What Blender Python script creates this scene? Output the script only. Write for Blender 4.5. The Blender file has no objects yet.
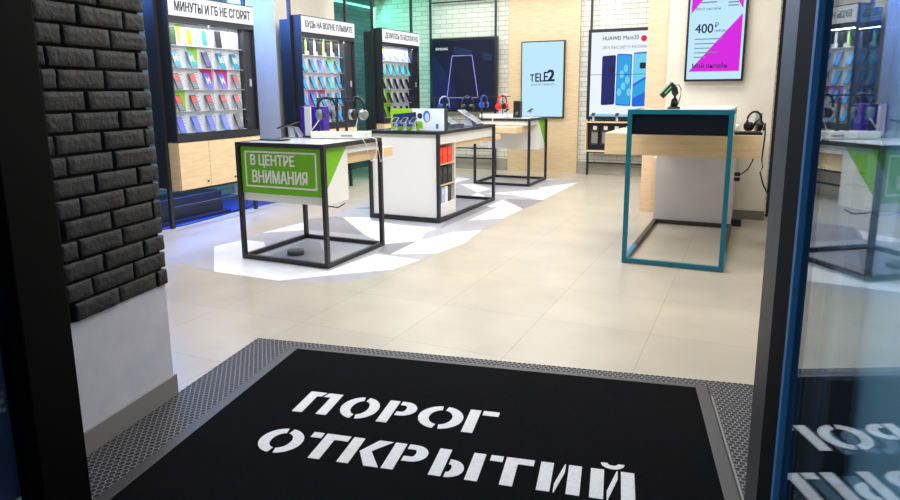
import bpy, bmesh, math, random
from mathutils import Vector, Matrix
random.seed(7)
S = bpy.context.scene
C = S.collection
PI = math.pi
R = math.radians

# ------------------------------------------------------------------ materials
def lin(c):
    return tuple(((x / 255) / 12.92 if x / 255 <= 0.04045 else (((x / 255) + 0.055) / 1.055) ** 2.4) for x in c)

MATS = {}
def mat(name, rgb, rough=0.5, metal=0.0, spec=0.5, emit=0.0, coat=0.0):
    if name in MATS: return MATS[name]
    m = bpy.data.materials.new(name); m.use_nodes = True
    b = m.node_tree.nodes['Principled BSDF']
    c = lin(rgb) + (1,)
    b.inputs['Base Color'].default_value = c
    b.inputs['Roughness'].default_value = rough
    b.inputs['Metallic'].default_value = metal
    b.inputs['Specular IOR Level'].default_value = spec
    b.inputs['Coat Weight'].default_value = coat
    if emit:
        b.inputs['Emission Color'].default_value = c
        b.inputs['Emission Strength'].default_value = emit * 0.9
        b.inputs['Base Color'].default_value = (0.01, 0.01, 0.01, 1)
        b.inputs['Specular IOR Level'].default_value = 0.08
    MATS[name] = m
    return m

def nodes(m):
    nt = m.node_tree
    return nt, nt.nodes['Principled BSDF'], (lambda t: nt.nodes.new(t)), nt.links.new

def noisy(name, rgb, rgb2, rough=0.5, scale=8.0, bump=0.0, bscale=60.0, stretch=(1, 1, 1), rot=(0, 0, 0), detail=4, metal=0.0, spec=0.5):
    m = mat(name, rgb, rough, metal, spec)
    nt, b, N, L = nodes(m)
    tc = N('ShaderNodeTexCoord'); mp = N('ShaderNodeMapping')
    mp.inputs['Scale'].default_value = stretch; mp.inputs['Rotation'].default_value = rot
    L(tc.outputs['Object'], mp.inputs['Vector'])
    n = N('ShaderNodeTexNoise'); n.inputs['Scale'].default_value = scale; n.inputs['Detail'].default_value = detail
    L(mp.outputs['Vector'], n.inputs['Vector'])
    r = N('ShaderNodeValToRGB')
    r.color_ramp.elements[0].position = 0.35; r.color_ramp.elements[1].position = 0.65
    r.color_ramp.elements[0].color = lin(rgb) + (1,); r.color_ramp.elements[1].color = lin(rgb2) + (1,)
    L(n.outputs['Fac'], r.inputs['Fac']); L(r.outputs['Color'], b.inputs['Base Color'])
    if bump:
        n2 = N('ShaderNodeTexNoise'); n2.inputs['Scale'].default_value = bscale; n2.inputs['Detail'].default_value = 6
        L(mp.outputs['Vector'], n2.inputs['Vector'])
        bp = N('ShaderNodeBump'); bp.inputs['Strength'].default_value = bump; bp.inputs['Distance'].default_value = 0.01
        L(n2.outputs['Fac'], bp.inputs['Height']); L(bp.outputs['Normal'], b.inputs['Normal'])
    return m

def tile_mat():
    m = mat('floor_tile', (222, 211, 190), 0.3)
    nt, b, N, L = nodes(m)
    tc = N('ShaderNodeTexCoord'); mp = N('ShaderNodeMapping')
    mp.inputs['Location'].default_value = (0.455 + 6.4, -3.63 + 6.4, 0)
    L(tc.outputs['Object'], mp.inputs['Vector'])
    br = N('ShaderNodeTexBrick'); br.offset = 0.0; br.squash = 1.0
    br.inputs['Scale'].default_value = 1.0
    br.inputs['Brick Width'].default_value = 0.64; br.inputs['Row Height'].default_value = 0.64
    br.inputs['Mortar Size'].default_value = 0.0022; br.inputs['Mortar Smooth'].default_value = 0.3
    br.inputs['Bias'].default_value = -0.2
    br.inputs['Color1'].default_value = lin((187, 178, 161)) + (1,)
    br.inputs['Color2'].default_value = lin((181, 172, 155)) + (1,)
    br.inputs['Mortar'].default_value = lin((150, 142, 128)) + (1,)
    L(mp.outputs['Vector'], br.inputs['Vector'])
    n = N('ShaderNodeTexNoise'); n.inputs['Scale'].default_value = 3.0; n.inputs['Detail'].default_value = 8
    L(tc.outputs['Object'], n.inputs['Vector'])
    r = N('ShaderNodeValToRGB'); r.color_ramp.elements[0].position = 0.3; r.color_ramp.elements[1].position = 0.7
    r.color_ramp.elements[0].color = (0.86, 0.86, 0.86, 1); r.color_ramp.elements[1].color = (1, 1, 1, 1)
    L(n.outputs['Fac'], r.inputs['Fac'])
    mx = N('ShaderNodeMix'); mx.data_type = 'RGBA'; mx.blend_type = 'MULTIPLY'; mx.inputs['Factor'].default_value = 1
    L(br.outputs['Color'], mx.inputs['A']); L(r.outputs['Color'], mx.inputs['B'])
    L(mx.outputs['Result'], b.inputs['Base Color'])
    return m

def brick_mat(name='white_brick', ca=(228, 226, 216), cc=(212, 210, 200), cm=(150, 148, 140)):
    m = mat(name, ca, 0.7)
    nt, b, N, L = nodes(m)
    tc = N('ShaderNodeTexCoord'); sp = N('ShaderNodeSeparateXYZ'); cb = N('ShaderNodeCombineXYZ'); ad = N('ShaderNodeMath')
    L(tc.outputs['Object'], sp.inputs['Vector']); L(sp.outputs['X'], ad.inputs[0]); L(sp.outputs['Y'], ad.inputs[1])
    L(ad.outputs[0], cb.inputs['X']); L(sp.outputs['Z'], cb.inputs['Y'])
    br = N('ShaderNodeTexBrick'); br.inputs['Scale'].default_value = 1.0
    br.inputs['Brick Width'].default_value = 0.24; br.inputs['Row Height'].default_value = 0.078
    br.inputs['Mortar Size'].default_value = 0.0042; br.inputs['Mortar Smooth'].default_value = 0.4
    br.inputs['Color1'].default_value = lin(ca) + (1,); br.inputs['Color2'].default_value = lin(cc) + (1,)
    br.inputs['Mortar'].default_value = lin(cm) + (1,)
    L(cb.outputs['Vector'], br.inputs['Vector']); L(br.outputs['Color'], b.inputs['Base Color'])
    bp = N('ShaderNodeBump'); bp.inputs['Strength'].default_value = 0.6; bp.inputs['Distance'].default_value = 0.008; bp.invert = True
    L(br.outputs['Fac'], bp.inputs['Height']); L(bp.outputs['Normal'], b.inputs['Normal'])
    return m

def wood_mat(name, a, bb, rot):
    return noisy(name, a, bb, 0.45, 5.0, 0.05, 40.0, (1, 1, 9), rot, 6)

def glass_mat(name, fac, tint=(0.9, 0.96, 1.0), rough=0.0):
    m = bpy.data.materials.new(name); m.use_nodes = True
    nt = m.node_tree; nt.nodes.clear(); N = nt.nodes.new; L = nt.links.new
    o = N('ShaderNodeOutputMaterial'); mx = N('ShaderNodeMixShader'); t = N('ShaderNodeBsdfTransparent'); g = N('ShaderNodeBsdfGlossy')
    t.inputs['Color'].default_value = tint + (1,); g.inputs['Roughness'].default_value = rough
    g.inputs['Color'].default_value = (0.92, 0.97, 1, 1)
    lw = N('ShaderNodeLayerWeight'); lw.inputs['Blend'].default_value = 0.5
    pw = N('ShaderNodeMath'); pw.operation = 'POWER'; pw.inputs[1].default_value = 5.0; L(lw.outputs['Facing'], pw.inputs[0])
    mr = N('ShaderNodeMapRange'); mr.inputs['To Min'].default_value = fac; mr.inputs['To Max'].default_value = 1.0
    L(pw.outputs[0], mr.inputs['Value']); L(mr.outputs['Result'], mx.inputs['Fac'])
    L(t.outputs['BSDF'], mx.inputs[1]); L(g.outputs['BSDF'], mx.inputs[2]); L(mx.outputs['Shader'], o.inputs['Surface'])
    return m

BLACK = mat('black_steel', (34, 34, 40), 0.4)
BLKPL = mat('black_plastic', (18, 18, 22), 0.35)
WHITE = mat('white_laminate', (236, 236, 232), 0.35)
GREEN = mat('lime_green', (116, 190, 8), 0.4)
LIME = mat('lime_card', (150, 215, 20), 0.5)
MAGENTA = mat('magenta_card', (216, 30, 130), 0.5)
GREYC = mat('grey_card', (176, 178, 186), 0.5)
TEAL = mat('teal_steel', (8, 104, 124), 0.35)
NAVY = mat('navy_panel', (12, 14, 26), 0.3)
DARKBOX = mat('display_box', (30, 32, 40), 0.45)
WOOD = wood_mat('pale_oak', (232, 204, 160), (220, 190, 146), (0, R(90), 0))
WOODP = wood_mat('oak_wall_panel', (214, 190, 154), (202, 176, 138), (0, R(42), 0))
PLASTER = noisy('beige_plaster', (214, 206, 190), (208, 200, 184), 0.7, 6, 0.05, 80)
WPLASTER = noisy('white_plaster', (222, 222, 232), (214, 214, 226), 0.75, 10, 0.10, 160)
BRICK = brick_mat()
TBRICK = brick_mat('teal_brick', (86, 132, 134), (70, 112, 118), (48, 84, 90))
TILE = tile_mat()
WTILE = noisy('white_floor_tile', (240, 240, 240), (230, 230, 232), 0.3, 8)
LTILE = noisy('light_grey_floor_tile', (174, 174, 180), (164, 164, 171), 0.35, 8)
MTILE = noisy('grey_tile_and_shade', (140, 140, 146), (132, 132, 138), 0.4, 8)  # grey tiles, and the painted shade under the near table
DTILE = noisy('blue_lit_floor', (30, 62, 150), (24, 52, 132), 0.3, 5)  # blue light falling on the floor, put into its colour
SILVER = mat('silver', (196, 198, 204), 0.3, 0.6)
CABLE = mat('black_cable', (12, 12, 14), 0.5)
WCABLE = mat('white_cable', (240, 240, 240), 0.5)
PURPLE = mat('purple_card', (62, 20, 150), 0.4)
GREYBASE = noisy('grey_stone_skirting', (120, 114, 106), (106, 100, 92), 0.5, 6)
DBRICK = noisy('black_brick', (46, 46, 50), (32, 32, 35), 0.65, 14, 0.6, 45)
DMORTAR = mat('black_mortar', (8, 8, 9), 0.9)
FRAME = mat('door_black', (4, 4, 5), 0.7, spec=0.12)
ALU = mat('door_aluminium', (88, 86, 82), 0.45, 0.3)
CARPET = noisy('black_carpet', (10, 11, 15), (5, 6, 9), 0.95, 40, 1.0, 400, spec=0.1)
LETTER = noisy('white_carpet_pile', (250, 250, 250), (240, 240, 244), 0.95, 60, 0.6, 400, spec=0.1)
RUBR = mat('rubber_ridge', (122, 122, 126), 0.4)  # paler than the cells: wear and caught light put into the colour
RUBB = mat('rubber_cell', (40, 40, 44), 0.6)
EDGE = mat('rubber_edge', (54, 54, 58), 0.5)
LIGHTBOX = mat('lightbox_white', (250, 252, 255), emit=1.05)
SIGNTXT = mat('sign_text', (26, 26, 32), 0.5)
EW = mat('screen_white', (236, 244, 255), emit=1.0)
EICE = mat('screen_ice_blue', (186, 226, 250), emit=1.05)
EMAG = mat('screen_magenta', (214, 22, 222), emit=1.0)
ENAVY = mat('screen_navy', (7, 14, 48), emit=1.0)
ENAVY2 = mat('screen_navy_light', (12, 28, 78), emit=1.0)
EVIO = mat('screen_violet_line', (150, 150, 255), emit=1.2)
EINK = mat('screen_ink', (18, 22, 60), emit=1.0)
EGREY = mat('screen_grey_text', (120, 130, 150), emit=1.0)
EBLUE1 = mat('screen_deep_blue', (12, 30, 104), emit=1.0)
EBLUE2 = mat('screen_cyan', (40, 160, 225), emit=1.0)
EBLUE3 = mat('screen_blue', (10, 104, 214), emit=1.0)
EBLUE4 = mat('screen_pale_cyan', (110, 205, 240), emit=1.0)
ERED = mat('screen_red', (226, 24, 60), emit=1.0)
EGRN = mat('screen_green', (60, 220, 90), emit=1.0)
LEDT = mat('led_mint', (120, 255, 205), emit=3.0)
LEDB = mat('led_blue', (60, 110, 255), emit=4.0)
PGLASS = glass_mat('cabinet_glass', 0.02, (0.97, 0.98, 1.0))
DGLASS = glass_mat('door_glass', 0.20, (0.82, 0.93, 1.0))
DGLASS2 = glass_mat('door_glass_inner', 0.16, (0.9, 0.96, 1.0))
SGLASS = glass_mat('side_glass', 0.03, (0.7, 0.85, 1.0))

# ------------------------------------------------------------------ mesh builder
class MB:
    def __init__(s): s.v = []; s.f = []; s.mi = []; s.sm = []
    def add(s, vs, fs, mi=0, smooth=False):
        o = len(s.v); s.v += [tuple(v) for v in vs]
        for f in fs: s.f.append(tuple(i + o for i in f)); s.mi.append(mi); s.sm.append(smooth)
        return s
    def box(s, a, b, mi=0, rz=0.0, piv=None, M=None):
        x0, y0, z0 = [min(p, q) for p, q in zip(a, b)]; x1, y1, z1 = [max(p, q) for p, q in zip(a, b)]
        vs = [Vector(p) for p in ((x0, y0, z0), (x1, y0, z0), (x1, y1, z0), (x0, y1, z0), (x0, y0, z1), (x1, y0, z1), (x1, y1, z1), (x0, y1, z1))]
        if rz:
            piv = Vector(piv) if piv else (Vector(a) + Vector(b)) / 2
            m = Matrix.Translation(piv) @ Matrix.Rotation(rz, 4, 'Z') @ Matrix.Translation(-piv); vs = [m @ v for v in vs]
        if M: vs = [M @ v for v in vs]
        return s.add(vs, [(0, 3, 2, 1), (4, 5, 6, 7), (0, 1, 5, 4), (1, 2, 6, 5), (2, 3, 7, 6), (3, 0, 4, 7)], mi)
    def poly(s, pts, mi=0):
        return s.add(pts, [tuple(range(len(pts)))], mi)
    def prism(s, poly, fn, d0, d1, mi=0):
        """poly: 2-D outline; fn(u, v, d) -> 3-D point"""
        n = len(poly)
        vs = [fn(u, v, d0) for u, v in poly] + [fn(u, v, d1) for u, v in poly]
        fs = [tuple(range(n - 1, -1, -1)), tuple(range(n, 2 * n))] + [(i, (i + 1) % n, n + (i + 1) % n, n + i) for i in range(n)]
        return s.add(vs, fs, mi)
    def tube(s, pts, r, n=8, mi=0, closed=False):
        pts = [Vector(p) for p in pts]; k = len(pts); rings = []
        up = Vector((0, 0, 1))
        for i, p in enumerate(pts):
            if closed: t = pts[(i + 1) % k] - pts[i - 1]
            else: t = pts[min(i + 1, k - 1)] - pts[max(i - 1, 0)]
            t.normalize()
            a = t.cross(up)
            if a.length < 1e-3: a = t.cross(Vector((1, 0, 0)))
            a.normalize(); b = a.cross(t).normalized()
            rr = r[i] if isinstance(r, (list, tuple)) else r
            rings.append([p + rr * (math.cos(2 * PI * j / n) * a + math.sin(2 * PI * j / n) * b) for j in range(n)])
        vs = [v for g in rings for v in g]; fs = []
        for i in range(k if closed else k - 1):
            for j in range(n):
                a0 = i * n; b0 = ((i + 1) % k) * n
                fs.append((a0 + j, a0 + (j + 1) % n, b0 + (j + 1) % n, b0 + j))
        if not closed: fs += [tuple(range(n - 1, -1, -1)), tuple((k - 1) * n + j for j in range(n))]
        return s.add(vs, fs, mi, True)
    def lathe(s, prof, M=None, n=20, mi=0):
        vs = []; fs = []
        for r, z in prof:
            for j in range(n): vs.append(Vector((r * math.cos(2 * PI * j / n), r * math.sin(2 * PI * j / n), z)))
        k = len(prof)
        for i in range(k - 1):
            for j in range(n): fs.append((i * n + j, i * n + (j + 1) % n, (i + 1) * n + (j + 1) % n, (i + 1) * n + j))
        fs += [tuple(range(n - 1, -1, -1)), tuple((k - 1) * n + j for j in range(n))]
        if M: vs = [M @ v for v in vs]
        return s.add(vs, fs, mi, True)
    def build(s, name, mats, parent=None, bevel=0.0, loc=None):
        me = bpy.data.meshes.new(name); me.from_pydata([tuple(v) for v in s.v], [], s.f)
        if not isinstance(mats, (list, tuple)): mats = [mats]
        for m in mats: me.materials.append(m)
        for p, mi, sm in zip(me.polygons, s.mi, s.sm): p.material_index = mi; p.use_smooth = sm
        me.update()
        bm = bmesh.new(); bm.from_mesh(me); bmesh.ops.recalc_face_normals(bm, faces=bm.faces); bm.to_mesh(me); bm.free()
        o = bpy.data.objects.new(name, me); C.objects.link(o)
        if parent: o.parent = parent
        if loc: o.location = loc
        if bevel:
            b = o.modifiers.new('bevel', 'BEVEL'); b.width = bevel; b.segments = 2; b.limit_method = 'ANGLE'
        return o

def tag(o, label=None, cat=None, group=None, kind=None):
    if label: o['label'] = label
    if cat: o['category'] = cat
    if group: o['group'] = group
    if kind: o['kind'] = kind
    return o
def thing(name, label, cat, loc=(0, 0, 0), rz=0.0, group=None):
    o = bpy.data.objects.new(name, None); o.empty_display_size = 0.1; C.objects.link(o)
    o.location = loc; o.rotation_euler = (0, 0, rz)
    return tag(o, label, cat, group)
def struct(mb, name, mats, parent=None, **k):
    o = mb.build(name, mats, parent, **k); o['kind'] = 'structure'; return o
def kids(o): return [c for c in bpy.data.objects if c.parent == o]
def copy_tree(o, loc=None, rz=None, parent=None, label=None, group=None):
    c = o.copy(); C.objects.link(c)
    if parent is not None: c.parent = parent
    if loc is not None: c.location = loc
    if rz is not None: c.rotation_euler = (0, 0, rz)
    if label: c['label'] = label
    if group: c['group'] = group
    for ch in kids(o): copy_tree(ch, parent=c)
    return c

_fonts = {}
def text_polys(txt, bold=0.0):
    cu = bpy.data.curves.new('t', 'FONT'); cu.body = txt; cu.size = 1.0; cu.offset = bold; cu.resolution_u = 4
    o = bpy.data.objects.new('t', cu); C.objects.link(o)
    dg = bpy.context.evaluated_depsgraph_get(); me = bpy.data.meshes.new_from_object(o.evaluated_get(dg))
    vs = [(v.co.x, v.co.y) for v in me.vertices]; fs = [tuple(p.vertices) for p in me.polygons]
    bpy.data.objects.remove(o); bpy.data.curves.remove(cu); bpy.data.meshes.remove(me)
    return vs, fs
def put_text(mb, txt, fn, u0, u1, v0, v1, d=0.0, bold=0.0, mi=0, fit=True):
    """flat lettering filling the box u0..u1, v0..v1 of a surface; fn(u, v, d) -> point"""
    vs, fs = text_polys(txt, 0)
    if not vs: return
    xs = [v[0] for v in vs]; ys = [v[1] for v in vs]; x0, x1, y0, y1 = min(xs), max(xs), min(ys), max(ys)
    sy = (v1 - v0) / max(1e-6, y1 - y0); sx = (u1 - u0) / max(1e-6, x1 - x0)
    bu = bold * 1.1 * (v1 - v0); bv = bold * 0.7 * (v1 - v0)     # heavier strokes: the same outline a hair to each side
    for i, (du, dv) in enumerate(((0, 0), (bu, bv), (-bu, bv), (bu, -bv), (-bu, -bv)) if bold else ((0, 0),)):
        mb.add([fn(u0 + (x - x0) * sx + du, v0 + (y - y0) * sy + dv, d + i * 5e-5) for x, y in vs], fs, mi)

# entrance axes: turned 10.6 degrees against the shop's axes
TH = R(10.6)
def E(e1, e2, z=0.0):
    return Vector((math.cos(TH) * e1 - math.sin(TH) * e2, math.sin(TH) * e1 + math.cos(TH) * e2, z))
ME = Matrix.Rotation(TH, 4, 'Z')

# ================================================================== SETTING
XL, XR, YB, ZC = -6.42, 2.6, 10.62, 3.05
fl = MB()
fl.box((-9, -3.0, -0.12), (5.0, YB + 0.3, 0.0), 0)
def flat(pts, z, mi): fl.poly([(x, y, z) for x, y in pts], mi)
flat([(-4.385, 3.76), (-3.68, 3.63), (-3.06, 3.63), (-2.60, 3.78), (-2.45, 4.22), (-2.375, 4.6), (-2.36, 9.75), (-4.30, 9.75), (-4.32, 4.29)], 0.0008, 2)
MID = [[(-3.639, 4.189), (-3.699, 4.816), (-3.522, 4.759), (-3.064, 4.222), (-3.433, 4.03)], [(-4.318, 5.657), (-4.129, 5.892), (-3.987, 5.857), (-3.342, 5.2), (-3.965, 5.187)],  # first patch: shade under the near table, painted in grey
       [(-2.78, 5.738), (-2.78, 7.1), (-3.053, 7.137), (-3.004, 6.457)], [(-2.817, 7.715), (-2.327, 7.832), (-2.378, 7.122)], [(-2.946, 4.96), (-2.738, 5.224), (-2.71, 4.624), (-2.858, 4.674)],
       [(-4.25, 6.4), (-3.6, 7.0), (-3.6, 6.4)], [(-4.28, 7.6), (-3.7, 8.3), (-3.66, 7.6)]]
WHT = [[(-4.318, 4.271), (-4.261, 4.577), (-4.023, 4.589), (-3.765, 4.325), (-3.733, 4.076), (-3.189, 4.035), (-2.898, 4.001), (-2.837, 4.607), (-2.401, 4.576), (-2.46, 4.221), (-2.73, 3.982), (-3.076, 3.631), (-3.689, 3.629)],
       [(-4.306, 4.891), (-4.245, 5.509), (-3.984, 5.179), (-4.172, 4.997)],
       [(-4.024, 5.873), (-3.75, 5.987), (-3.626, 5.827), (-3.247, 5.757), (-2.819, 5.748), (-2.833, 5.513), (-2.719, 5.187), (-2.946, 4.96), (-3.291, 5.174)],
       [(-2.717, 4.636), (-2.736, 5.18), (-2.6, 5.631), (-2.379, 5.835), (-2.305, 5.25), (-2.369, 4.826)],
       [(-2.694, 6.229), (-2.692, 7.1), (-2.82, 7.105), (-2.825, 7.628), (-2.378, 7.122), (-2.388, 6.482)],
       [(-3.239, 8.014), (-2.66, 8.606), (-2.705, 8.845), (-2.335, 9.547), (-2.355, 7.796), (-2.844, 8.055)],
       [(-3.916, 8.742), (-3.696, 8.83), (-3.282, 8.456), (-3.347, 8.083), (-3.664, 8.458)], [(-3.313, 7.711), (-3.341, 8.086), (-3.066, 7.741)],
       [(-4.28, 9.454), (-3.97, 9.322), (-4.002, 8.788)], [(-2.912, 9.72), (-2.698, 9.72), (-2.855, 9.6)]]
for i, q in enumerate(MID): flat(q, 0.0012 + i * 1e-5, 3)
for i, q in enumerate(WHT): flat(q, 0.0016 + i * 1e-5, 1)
flat([(XL, 4.0), (-5.36, 4.0), (-5.36, 6.7), (XL, 6.7)], 0.001, 4)  # painted blue spill under the nearest wall display
struct(fl, 'floor', [TILE, WTILE, LTILE, MTILE, DTILE])

struct(MB().box((XL - 0.2, YB, 0), (XR + 0.2, YB + 0.2, ZC)), 'wall_back', BRICK)
struct(MB().box((XL - 0.2, 1.2, 0), (XL, YB, ZC)), 'wall_left', TBRICK)
struct(MB().box((XR, 2.4, 0), (XR + 0.2, YB, ZC)), 'wall_right', PLASTER)
struct(MB().box((XL - 0.2, 1.0, ZC), (XR + 0.2, YB + 0.2, ZC + 0.15)), 'ceiling', mat('ceiling_white', (226, 226, 226), 0.8))
struct(MB().box((-6.42, 6.80, 0), (-5.57, 8.10, ZC)), 'column_left', PLASTER)
struct(MB().box((-0.90, 7.45, 0), (0.145, 7.95, ZC)), 'column_right', PLASTER)
struct(MB().box((-1.125, 7.52, 0), (-0.90, 7.80, ZC)), 'trim_1', wood_mat('peach_oak', (226, 196, 164), (216, 186, 152), (0, R(90), 0)))
struct(MB().box((-0.91, 7.432, 0), (0.15, 7.45, 0.095)), 'baseboard_column', GREYBASE)
struct(MB().box((-6.42, YB - 0.03, 0), (-1.2, YB, 0.2)), 'baseboard_back', noisy('light_stone_skirting', (158, 155, 144), (146, 143, 132), 0.5, 6))
struct(MB().box((-3.82, YB - 0.05, 0), (-2.62, YB - 0.031, ZC)), 'trim_2', WOODP)

# ---- entrance: black brick pier on the left, with its white plaster foot
A1, A2 = -1.905, 2.374
mb = MB()
mb.box((A1 - 0.45, 1.62, 0), (A1, A2, 0.526), 0, M=ME)
mb.box((A1 - 0.45, 1.62, 0.526), (A1 - 0.004, A2 - 0.012, ZC), 1, M=ME)
struct(mb, 'wall_entrance_left', [WPLASTER, DMORTAR])
mb = MB()
zrow = 0.528; row = 0
while zrow < ZC - 0.05:
    h = 0.0655
    y = A2 + 0.006 - [0.055, 0.19, 0.12, 0.235][row % 4] + random.uniform(-0.01, 0.01)
    segs = [(y, A2 + 0.006)]
    while y > 1.86:
        y2 = y - 0.011; y1 = max(1.842, y2 - 0.215 - random.uniform(-0.006, 0.006)); segs.append((y1, y2)); y = y1
    for y0, y1 in segs:
        if y1 - y0 < 0.02: continue
        a = A1 + 0.012 + random.uniform(-0.003, 0.003)
        # a hand-made face: a little grid pushed in and out
        nx, nz = 9, 5; GX = [0, .025] + [.025 + .95 * j / 7 for j in range(1, 7)] + [.975, 1]; GZ = [0, .07, .35, .65, .93, 1]; vs = []; fs = []
        for k in range(nz + 1):
            for i in range(nx + 1):
                edge = i in (0, nx) or k in (0, nz)
                d = -0.0045 if edge else random.uniform(-0.0018, 0.0018)
                vs.append(E(a + d, y0 + (y1 - y0) * GX[i] + random.uniform(-.0015, .0015), zrow + h * GZ[k] + random.uniform(-.001, .001)))
        W = nx + 1
        for k in range(nz):
            for i in range(nx): fs.append((k * W + i, k * W + i + 1, (k + 1) * W + i + 1, (k + 1) * W + i))
        rim = [i for i in range(W)] + [k * W + nx for k in range(1, nz + 1)] + [nz * W + i for i in range(nx - 1, -1, -1)] + [k * W for k in range(nz - 1, 0, -1)]
        o = len(vs)
        back = [Vector(vs[i]) - (E(0.03, 0) - E(0, 0)) for i in rim]; vs += back; m = len(rim)
        fs += [(rim[i], rim[(i + 1) % m], o + (i + 1) % m, o + i) for i in range(m)]
        mb.add(vs, fs, 0, True)
    zrow += 0.0765; row += 1
struct(mb, 'trim_brick_cladding', DBRICK)
struct(MB().box((A1 - 0.44, 1.622, 0), (A1 + 0.012, A2 + 0.012, 0.102), M=ME), 'baseboard_entrance', mat('alu_skirting', (146, 144, 142), 0.45), bevel=0.004)
struct(MB().box((A1 - 0.02, 1.815, 0.5), (A1 + 0.012, 1.838, ZC), M=ME), 'trim_3', mat('grey_profile', (60, 62, 66), 0.5))
# front walls that close the shop on both sides of the doorway, and the right pier of the doorway
struct(MB().box((-7.2, A2 - 0.16, 0), (A1 - 0.44, A2 - 0.02, ZC), M=ME), 'wall_front_left', PLASTER)
struct(MB().box((0.66, 2.085, 0), (1.15, 2.50, ZC), M=ME), 'wall_entrance_right', mat('black_pier', (10, 10, 12), 0.8))
struct(MB().box((1.15, 2.3, 0), (3.6, 2.46, ZC), M=ME), 'wall_front_right', PLASTER)
struct(MB().box((0.72, -0.4, 0), (0.80, 2.084, 2.6), M=ME), 'wall_facade_right', noisy('pale_facade_panel', (186, 226, 232), (170, 212, 220), 0.4, 2))
struct(MB().box((-2.03, -1.2, 0), (-1.93, 1.618, 2.9), M=ME), 'wall_facade_left', noisy('blue_facade_panel', (18, 48, 80), (8, 28, 54), 0.5, 5))

# ---- left door post with its dark profile and the side glass
p = thing('window_1', None, None); p['kind'] = 'structure'
struct(MB().box((-1.722, 1.418, 0), (-1.630, 1.588, ZC), M=ME), 'window_post', FRAME, p, bevel=0.004)
struct(MB().box((-1.69, 0.35, 0.05), (-1.682, 1.417, ZC), M=ME), 'glass_pane', SGLASS, p)
struct(MB().box((-1.71, 0.35, 0), (-1.65, 1.417, 0.05), M=ME), 'window_sill', FRAME, p)

# ---- the open glass door leaf on the right
dn = Vector((math.cos(R(18.4)), math.sin(R(18.4)), 0)); dt = Vector((-math.sin(R(18.4)), math.cos(R(18.4)), 0))
def D(sv, u, z=0.0): return dt * sv + dn * (0.462 + u) + Vector((0, 0, z))   # sv along the leaf, u across it
door = thing('door_1', None, None); door['kind'] = 'structure'
def dprism(pts, z0, z1, name, m, bev=0.0):
    mb = MB(); mb.prism(pts, lambda a, b, d: D(a, b, d), z0, z1); return struct(mb, name, m, door, bevel=bev)
S0, U0 = 1.125, -0.0105
dprism([(S0, 0.028), (S0, U0), (S0 + 0.065, U0), (S0 + 0.065, 0.028)], 0.02, 2.5, 'door_stile', FRAME)
dprism([(S0 + 0.0655, 0.028), (S0 + 0.0655, U0), (S0 + 0.126, U0), (S0 + 0.134, U0 + 0.004), (S0 + 0.138, 0.012), (S0 + 0.134, 0.028)], 0.02, 2.5, 'door_edge', ALU)
dprism([(S0 - 0.010, U0 - 0.0003), (S0 - 0.0005, U0 - 0.0003), (S0 - 0.0005, -0.0012), (S0 - 0.010, -0.0012)], 0.12, 2.4, 'glazing_bead', mat('bead_sky_tint', (60, 140, 200), 0.5))  # blue light from outdoors is put into the bead's colour
dprism([(0.12, 0.026), (0.12, U0), (S0 - 0.013, U0), (S0 - 0.013, 0.026)], 0.02, 0.12, 'bottom_rail', FRAME)
dprism([(0.12, 0.026), (0.12, U0), (S0 - 0.013, U0), (S0 - 0.013, 0.026)], 2.4, 2.5, 'top_rail', FRAME)
dprism([(0.05, 0.028), (0.05, U0), (0.119, U0), (0.119, 0.028)], 0.02, 2.5, 'hinge_stile', FRAME)
dprism([(0.12, 0.0), (S0 - 0.001, 0.0), (S0 - 0.001, 0.004), (0.12, 0.004)], 0.121, 2.399, 'glass_pane', DGLASS)
dprism([(0.12, 0.007), (S0 - 0.001, 0.0205), (S0 - 0.001, 0.0245), (0.12, 0.011)], 0.121, 2.399, 'glass_pane', DGLASS2)

# ================================================================== ENTRANCE MATS
rub = thing('rubber_floor_mat', 'grey honeycomb rubber mat with plain inner edging, around the black lettered carpet', 'mat')
mb = MB()
pitch = 0.0245; rr = pitch / math.sqrt(3)
def inmat(a, b):   # only the ring outside the carpet is open honeycomb
    if a < -1.895 or a > 0.64 or b > 3.072 or b < 0.9: return False
    if a < -1.58 and b < 1.605: return False
    return not (-1.655 < a < 0.44 and b < 3.005)
nrow = 0
b = 0.9
while b < 3.09:
    a = -1.9 + (pitch / 2 if nrow % 2 else 0)
    while a < 0.82:
        if inmat(a, b):
            vs = []
            for R0, z in ((rr * 0.999, 0.0068), (rr * 0.84, 0.0070), (rr * 0.78, 0.0046), (rr * 0.30, 0.0044)):
                for j in range(6):
                    t = PI / 6 + j * PI / 3; vs.append(E(a + R0 * math.cos(t), b + R0 * math.sin(t), z))
            for q in range(3):
                fs = [(q * 6 + j, q * 6 + (j + 1) % 6, q * 6 + 6 + (j + 1) % 6, q * 6 + 6 + j) for j in range(6)]
                mb.add(vs[q * 6:q * 6 + 12], [tuple(i - q * 6 for i in f) for f in fs], 1 if q == 0 else 0)
            mb.add(vs[18:24], [(0, 1, 2, 3, 4, 5)], 0)
        a += pitch
    b += pitch * math.sqrt(3) / 2; nrow += 1
mb.box((-1.9, 1.6, 0.0), (0.655, 3.08, 0.0042), 0, M=ME); mb.box((-1.6, 0.9, 0.0), (0.69, 1.6, 0.0042), 0, M=ME)
mb.build('honeycomb', [RUBB, RUBR], rub)
mb = MB()
for q in (((-1.66, 1.6, 0.0), (-1.607, 3.01, 0.0085)), ((-1.607, 2.975, 0.0), (0.392, 3.01, 0.0085)), ((0.392, 0.9, 0.0), (0.445, 3.01, 0.0085))): mb.box(*q, M=ME)
mb.build('edging', EDGE, rub, bevel=0.003)
mb = MB().box((0.448, 1.6, 0.0043), (0.456, 2.9, 0.0105), M=ME)
mb.build('metal_strip', mat('dull_strip', (120, 120, 124), .4, .3), rub)
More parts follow.
